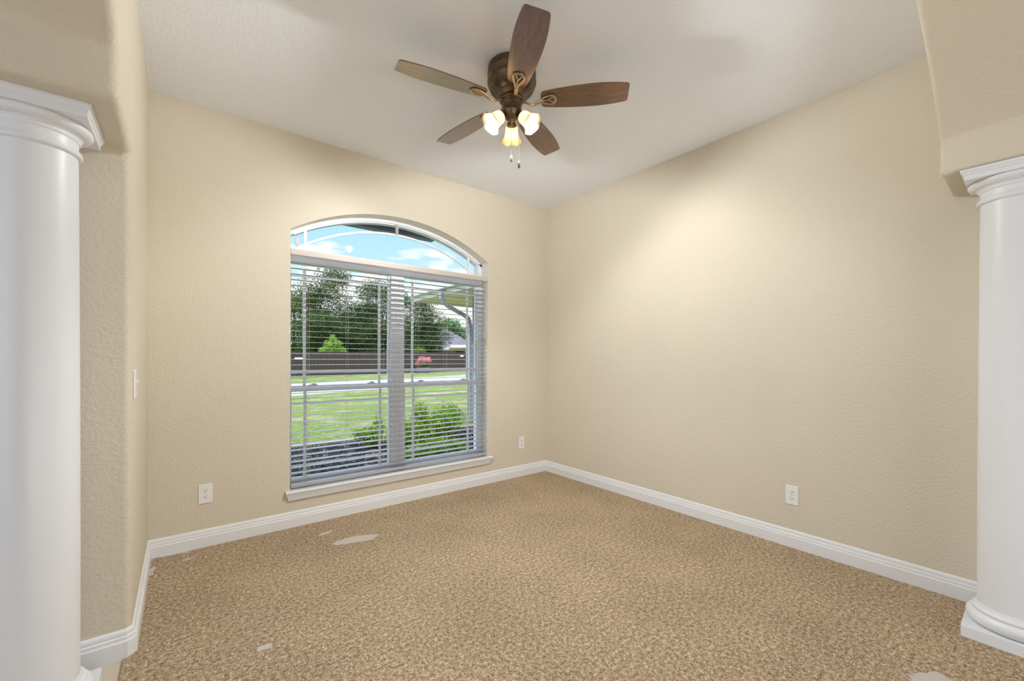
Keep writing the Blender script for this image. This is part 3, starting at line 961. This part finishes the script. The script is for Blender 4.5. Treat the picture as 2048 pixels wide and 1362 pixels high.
# wood chips of the mulch
rnd = random.Random(3)
vs, fs = [], []
for _ in range(26000):
    p = Vector((rnd.uniform(-1.0, 4.4), rnd.uniform(4.2, 6.4), G + 0.022 + rnd.random() * 0.02))
    a = Vector((rnd.gauss(0, 1), rnd.gauss(0, 1), rnd.gauss(0, .45))).normalized() * rnd.uniform(0.006, 0.018)
    b = a.cross(Vector((rnd.gauss(0, .4), rnd.gauss(0, .4), 1))).normalized() * rnd.uniform(0.003, 0.007)
    i = len(vs); vs += [p - a - b, p + a - b, p + a + b, p - a + b]; fs.append((i, i + 1, i + 2, i + 3))
me = bpy.data.meshes.new('wood_chips'); me.from_pydata(vs, [], fs); me.materials.append(M['chip'])
o = bpy.data.objects.new('wood_chips', me); C.objects.link(o); o.parent = bed; o['kind'] = 'stuff'
bm = bmesh.new(); box(bm, -1.5, 4.45, 6.45, 6.52, G - 0.05, G + 0.05)
tag(obj('bed_edging', bm, M['edging']), 'low brown edging between the mulch and the lawn', 'edging')

def shrub(x, y, blobs, n, label, size=0.022, seed=1, m='shrub', nm='shrub', group='bright green shrubs in the mulch bed'):
    r_ = tag(empty(nm, (x, y, G)), label, 'shrub', group)
    leafmesh('foliage', blobs, n, size, M[m], r_, seed)
    bm = bmesh.new()
    rn = random.Random(seed)
    for c in blobs:
        for k in range(3):
            tube(bm, [(rn.uniform(-.03, .03), rn.uniform(-.03, .03), 0.0), (c[0] * .6, c[1] * .6, c[2] * .55), (c[0] + rn.uniform(-.5, .5) * c[3], c[1] + rn.uniform(-.5, .5) * c[4], c[2] + 0.6 * c[5])], [0.008, 0.005, 0.002], 5)
    obj('stem', bm, M['bark'], r_)
    return r_
shrub(2.52, 5.35, [(0, 0, .22, .30, .28, .22), (.32, .1, .28, .3, .25, .24), (.60, .15, .36, .26, .25, .26), (-.2, 0, .24, .25, .22, .22), (.12, .1, .46, .14, .12, .22)], 6500,
      'bright green shrub spreading behind the right sash of the window', seed=5)
shrub(2.34, 4.75, [(0, 0, .10, .24, .22, .14), (.25, 0, .12, .24, .22, .15), (.48, 0, .11, .18, .18, .12)], 3600, 'low shrub at the very foot of the window, right sash', seed=6)
shrub(2.08, 5.75, [(0, 0, .20, .16, .16, .16), (-.16, 0, .24, .14, .10, .07), (.10, .05, .3, .1, .1, .16)], 1100, 'small sprawling shrub left of the centre mullion', seed=8)

# fence
fa, fb = Vector((-4.0, 26.66)), Vector((30.0, 39.3))
fdir = (fb - fa).normalized(); fn = Vector((-fdir.y, fdir.x)); flen = (fb - fa).length
fence = tag(empty('wooden_fence', (fa.x, fa.y, G), math.atan2(fdir.y, fdir.x)), 'long brown wooden privacy fence at the back of the far lawn', 'fence')
bm = bmesh.new()
rnd = random.Random(4)
x = 0; i = 0
while x < flen:
    wv = 0.135
    box(bm, x, x + wv - 0.012, 0, 0.02, 0.03, 1.58 + (x / flen) * 0.36 + rnd.uniform(-0.015, 0.015))
    x += wv
box(bm, 0, flen, 0.02, 0.03, 0.05, 1.55)
obj('boards', bm, M['fence'], fence)
bm = bmesh.new()
for z_ in (0.3, 1.40): box(bm, 0, flen, 0.03, 0.07, z_, z_ + 0.09)
obj('rails', bm, M['fence'], fence)
for px_, zz, lab in ((10.7, 1.18, 'small white sign on the fence at the left edge of the window'), (28.0, 1.45, 'small white sign on the fence at the right edge of the window')):
    bm = bmesh.new()
    box(bm, -0.28, 0.28, -0.02, 0.0, -0.02, 0.12)
    s_ = tag(obj('fence_sign', bm, M['sign']), lab, 'sign', 'signs on the fence')
    p = fa + fdir * px_ - fn * 0.01
    s_.location = (p.x, p.y, G + zz); s_.rotation_euler = (0, 0, math.atan2(fdir.y, fdir.x))
    bm = bmesh.new(); box(bm, -0.22, 0.22, -0.02, 0.0, 0.125, 0.28)
    obj('dark_panel', bm, M['slot'], s_)

# trees behind the fence
def tree(x, y, blobs, n, size, m, label, seed, th=2.0, tr_=0.25, group='trees beyond the fence', nm='tree', cat='tree'):
    r_ = tag(empty(nm, (x, y, G)), label, cat, group)
    leafmesh('crown', blobs, n, size, M[m], r_, seed, shell=0.35)
    bm = bmesh.new()
    tube(bm, [(0, 0, -0.05), (0.1, 0, th * 0.6), (0, 0.1, th * 1.4)], [tr_, tr_ * .8, tr_ * .5], 8)
    rn = random.Random(seed)
    for c in blobs[:5]:
        tube(bm, [(0, 0, th * 0.9), (c[0] * .5, c[1] * .5, (th + c[2]) / 2), (c[0], c[1], c[2])], [tr_ * .5, tr_ * .3, tr_ * .1], 6)
    obj('trunk', bm, M['bark'], r_)
    return r_
def blobs(w, h, z0, k, seed, dd=2.0, br=1.6):
    rn = random.Random(seed); L_ = []
    for _ in range(k):
        t = rn.random()
        zz = z0 + h * t
        ww = w * math.sqrt(max(0.05, 1 - (2 * t - 0.9) ** 2 * 0.85))
        q_ = br * rn.uniform(0.75, 1.25)
        L_.append((rn.uniform(-ww, ww), rn.uniform(-dd, dd), zz, q_, q_, q_ * 0.75))
    return L_

def bigtree(x, y, w_, z0, z1, k, n, size, m, label, seed, br=1.5, **kw):
    return tree(x, y, blobs(w_, z1 - z0, z0, k, seed, 1.6, br), n, size, m, label, seed, **kw)
bigtree(8.3, 44.0, 2.6, 1.8, 6.4, 16, 19000, 0.078, 'oak_b', 'bright green tree at the left edge of the window, shorter than the oaks beside it', 11)
bigtree(12.2, 43.5, 3.2, 2.2, 9.2, 26, 32000, 0.078, 'oak', 'tallest dark oak, rising in the left sash behind the small lime tree', 12)
bigtree(16.6, 43.0, 3.0, 2.2, 8.9, 24, 29000, 0.078, 'oak', 'dark oak seen through the right part of the left sash', 13)
bigtree(20.2, 41.5, 2.4, 1.6, 7.6, 22, 26000, 0.078, 'oak', 'dark oak right of the centre mullion, its edge against white sky', 14)
bigtree(10.0, 40.8, 2.2, 1.4, 4.6, 10, 9000, 0.09, 'oak', 'dark low tree between the fence and the tall oaks', 15)
bigtree(14.6, 41.5, 3.4, 1.2, 4.4, 14, 12000, 0.09, 'oak', 'dark dense undergrowth tree low behind the fence, left of the mullion', 16)
for i, (x, y, r_, h_) in enumerate(((53, 92, 4.5, 9.5), (58.5, 92, 4.0, 8.6), (64, 92, 4.5, 8.4), (47, 95, 4.5, 8.6))):
    tree(x, y, blobs(r_, h_ - 3, 3.0, 12, 40 + i, 2, 2.4), 5000, 0.28, 'pine',
         ['far tree behind the ridge of the grey roof', 'far tree just right of the roof ridge', 'far tree at the right end of the distant row', 'far tree mostly hidden by the oak'][i], 50 + i, 4.0, 0.3, 'distant trees behind the house')
tree(10.1, 37.6, [(0, 0, 2.3, 0.75, .6, .75), (-.55, .1, 1.9, .6, .5, .35), (.6, 0, 1.9, .6, .5, .45), (.55, 0, 2.5, .3, .3, .25), (0, 0, 2.9, .28, .28, .45), (-.9, 0, 1.5, .35, .3, .2)], 2600, 0.075, 'lime',
     'small lime green tree above the fence in the left sash', 21, 1.2, 0.05, 'small lime trees above the fence')
tree(19.3, 39.8, [(0, 0, 2.1, 0.65, .5, .45), (.45, .1, 1.8, .5, .4, .25), (-.5, 0, 1.8, .5, .4, .4)], 1700, 0.075, 'lime',
     'small lime green tree above the fence, right of the mullion', 22, 1.2, 0.05, 'small lime trees above the fence')
tree(16.6, 42.6 - 3.4, [(0, 0, 3.1, .38, .3, .35), (.1, 0, 2.4, .3, .3, .3)], 700, 0.055, 'pink', 'small pink flowering tree in front of the dark oaks', 23, 1.8, 0.04, None)

# flowering bush in a grey planter before the fence
fb_ = tag(empty('flowering_bush', (16.5, 33.4, G)), 'pink flowering bush in a grey planter in front of the fence', 'bush')
leafmesh('blossom', [(0, 0, 1.05, .62, .5, .42), (-.45, 0, .8, .35, .3, .25), (.5, 0, 1.1, .3, .3, .3)], 1100, 0.05, M['pink'], fb_, 31)
leafmesh('foliage', [(0, 0, .75, .80, .5, .35)], 900, 0.05, M['oak_b'], fb_, 32)
bm = bmesh.new()
lathe(bm, [(0, 0.42), (0.55, 0.42), (0.62, 0.45), (0.66, 0.43), (0.60, 0.30), (0.55, 0.02), (0, 0.0)], 20)
obj('planter', bm, M['pot'], fb_, smooth=True, angle=40)

# neighbour's house beyond the fence
nh = tag(empty('neighbour_house', (35.2, 65.0, G), R(-37)), 'red brick house with a grey hip roof beyond the fence', 'house')
bm = bmesh.new(); box(bm, -5.6, 6.4, -4.0, 6.0, 0, 2.75)
obj('wall', bm, M['redbrick'], nh)
bm = bmesh.new()
z0_, z1_ = 2.9, 6.7
e_ = [bm.verts.new(p) for p in ((-6.2, -4.6, z0_), (7.0, -4.6, z0_), (7.0, 6.6, z0_), (-6.2, 6.6, z0_))]
r0, r1 = bm.verts.new((-1.1, 1.0, z1_)), bm.verts.new((0.6, 1.0, z1_))
bm.faces.new((e_[0], e_[1], r1, r0)); bm.faces.new((e_[1], e_[2], r1)); bm.faces.new((e_[2], e_[3], r0, r1)); bm.faces.new((e_[3], e_[0], r0)); bm.faces.new(e_)
obj('roof', bm, M['shingle'], nh)
bm = bmesh.new(); box(bm, -6.25, 7.05, -4.65, 6.65, 2.70, 2.90)
obj('fascia', bm, M['fascia'], nh)
bm = bmesh.new(); box(bm, 2.2, 6.9, -6.6, -4.5, 2.95, 3.05, Matrix.Rotation(R(0), 4, 'X')); box(bm, 2.6, 6.9, -5.6, -4.5, 3.05, 3.4)
obj('porch_roof', bm, M['teal'], nh)
for x in (3.2, 5.0):
    bm = bmesh.new(); box(bm, x, x + 1.3, -4.06, -3.98, 1.2, 2.5)
    obj('window', bm, M['slot'], nh)

# this house's projecting wing to the right, and the eave over the window
wg = tag(empty('house_wing', (4.65, 7.3, G)), 'brown brick wing of the house with cream soffit, seen at the right of the window', 'building')
def wp(name, b, m, par=None):
    bm = bmesh.new(); box(bm, *b)
    for v in bm.verts: v.co -= Vector((4.65, 7.3, G))
    return obj(name, bm, m, par or wg)
wp('wall', (4.65, 8.0, 3.46, 7.20, G - .1, 2.44), M['brick'])
wp('soffit', (3.98, 8.0, 3.46, 8.45, 2.44, 2.47), M['soffit'])
wp('fascia', (3.95, 3.98, 3.46, 8.48, 2.41, 2.60), M['fascia'])
wp('fascia', (3.98, 8.0, 8.45, 8.48, 2.41, 2.60), M['fascia'])
bm = bmesh.new()
ec = [bm.verts.new(p) for p in ((3.84, 8.6, 2.60), (8.0, 8.6, 2.60), (8.0, 3.46, 2.60), (3.84, 3.46, 2.60))]
rt_ = [bm.verts.new(p) for p in ((8.0, 5.0, 3.45), (8.0, 3.46, 3.45))]
bm.faces.new(ec); bm.faces.new((ec[0], ec[1], rt_[0])); bm.faces.new((ec[3], ec[0], rt_[0], rt_[1])); bm.faces.new((ec[1], ec[2], rt_[1], rt_[0])); bm.faces.new((ec[2], ec[3], rt_[1]))
for v in bm.verts: v.co -= Vector((4.65, 7.3, G))
obj('roof', bm, M['shingle'], wg)
bm = bmesh.new()
gpr = [(3.93, 2.62), (3.93, 2.50), (3.90, 2.49), (3.85, 2.50), (3.83, 2.56), (3.82, 2.62), (3.84, 2.62), (3.86, 2.52), (3.91, 2.51), (3.92, 2.62)]
prism(bm, gpr, 1, 3.46, 8.5)
for v in bm.verts: v.co -= Vector((4.65, 7.3, G))
obj('gutter', bm, M['fascia'], wg)
bm = bmesh.new()
dp = [(3.90, 7.13, 2.50), (3.90, 7.13, 2.34), (3.94, 7.13, 2.26), (4.06, 7.13, 2.18), (4.42, 7.13, 2.03), (4.51, 7.13, 1.97), (4.548, 7.13, 1.85), (4.548, 7.13, G + .05)]
tube(bm, [Vector(p) - Vector((4.65, 7.3, G)) for p in dp], 0.046, 4, up=Vector((0, 1, 0)), ph=PI / 4)
obj('downspout', bm, M['darkmetal'], wg, smooth=False)

ev = tag(empty('roof_eave', (1.0, 4.2, 2.44)), 'grey eave and gutter of the roof seen through the top of the arch', 'roof eave')
bm = bmesh.new()
prism(bm, [(-4.0, 3.46), (2.25, 3.46), (2.25, 4.12), (2.18, 4.22), (-4.0, 4.22)], 2, 2.53, 2.56)
for v in bm.verts: v.co -= Vector((1.0, 4.2, 2.44))
obj('soffit', bm, M['greysoffit'], ev)
bm = bmesh.new(); box(bm, -4.0, 2.22, 4.20, 4.30, 2.495, 2.62)
for v in bm.verts: v.co -= Vector((1.0, 4.2, 2.44))
obj('gutter', bm, M['greyfascia'], ev)
bm = bmesh.new()
prism(bm, [(4.35, 2.60), (3.46, 3.1), (3.46, 3.18), (4.35, 2.68)], 0, -4.0, 2.22)
for v in bm.verts: v.co -= Vector((1.0, 4.2, 2.44))
obj('roof', bm, M['shingle'], ev)
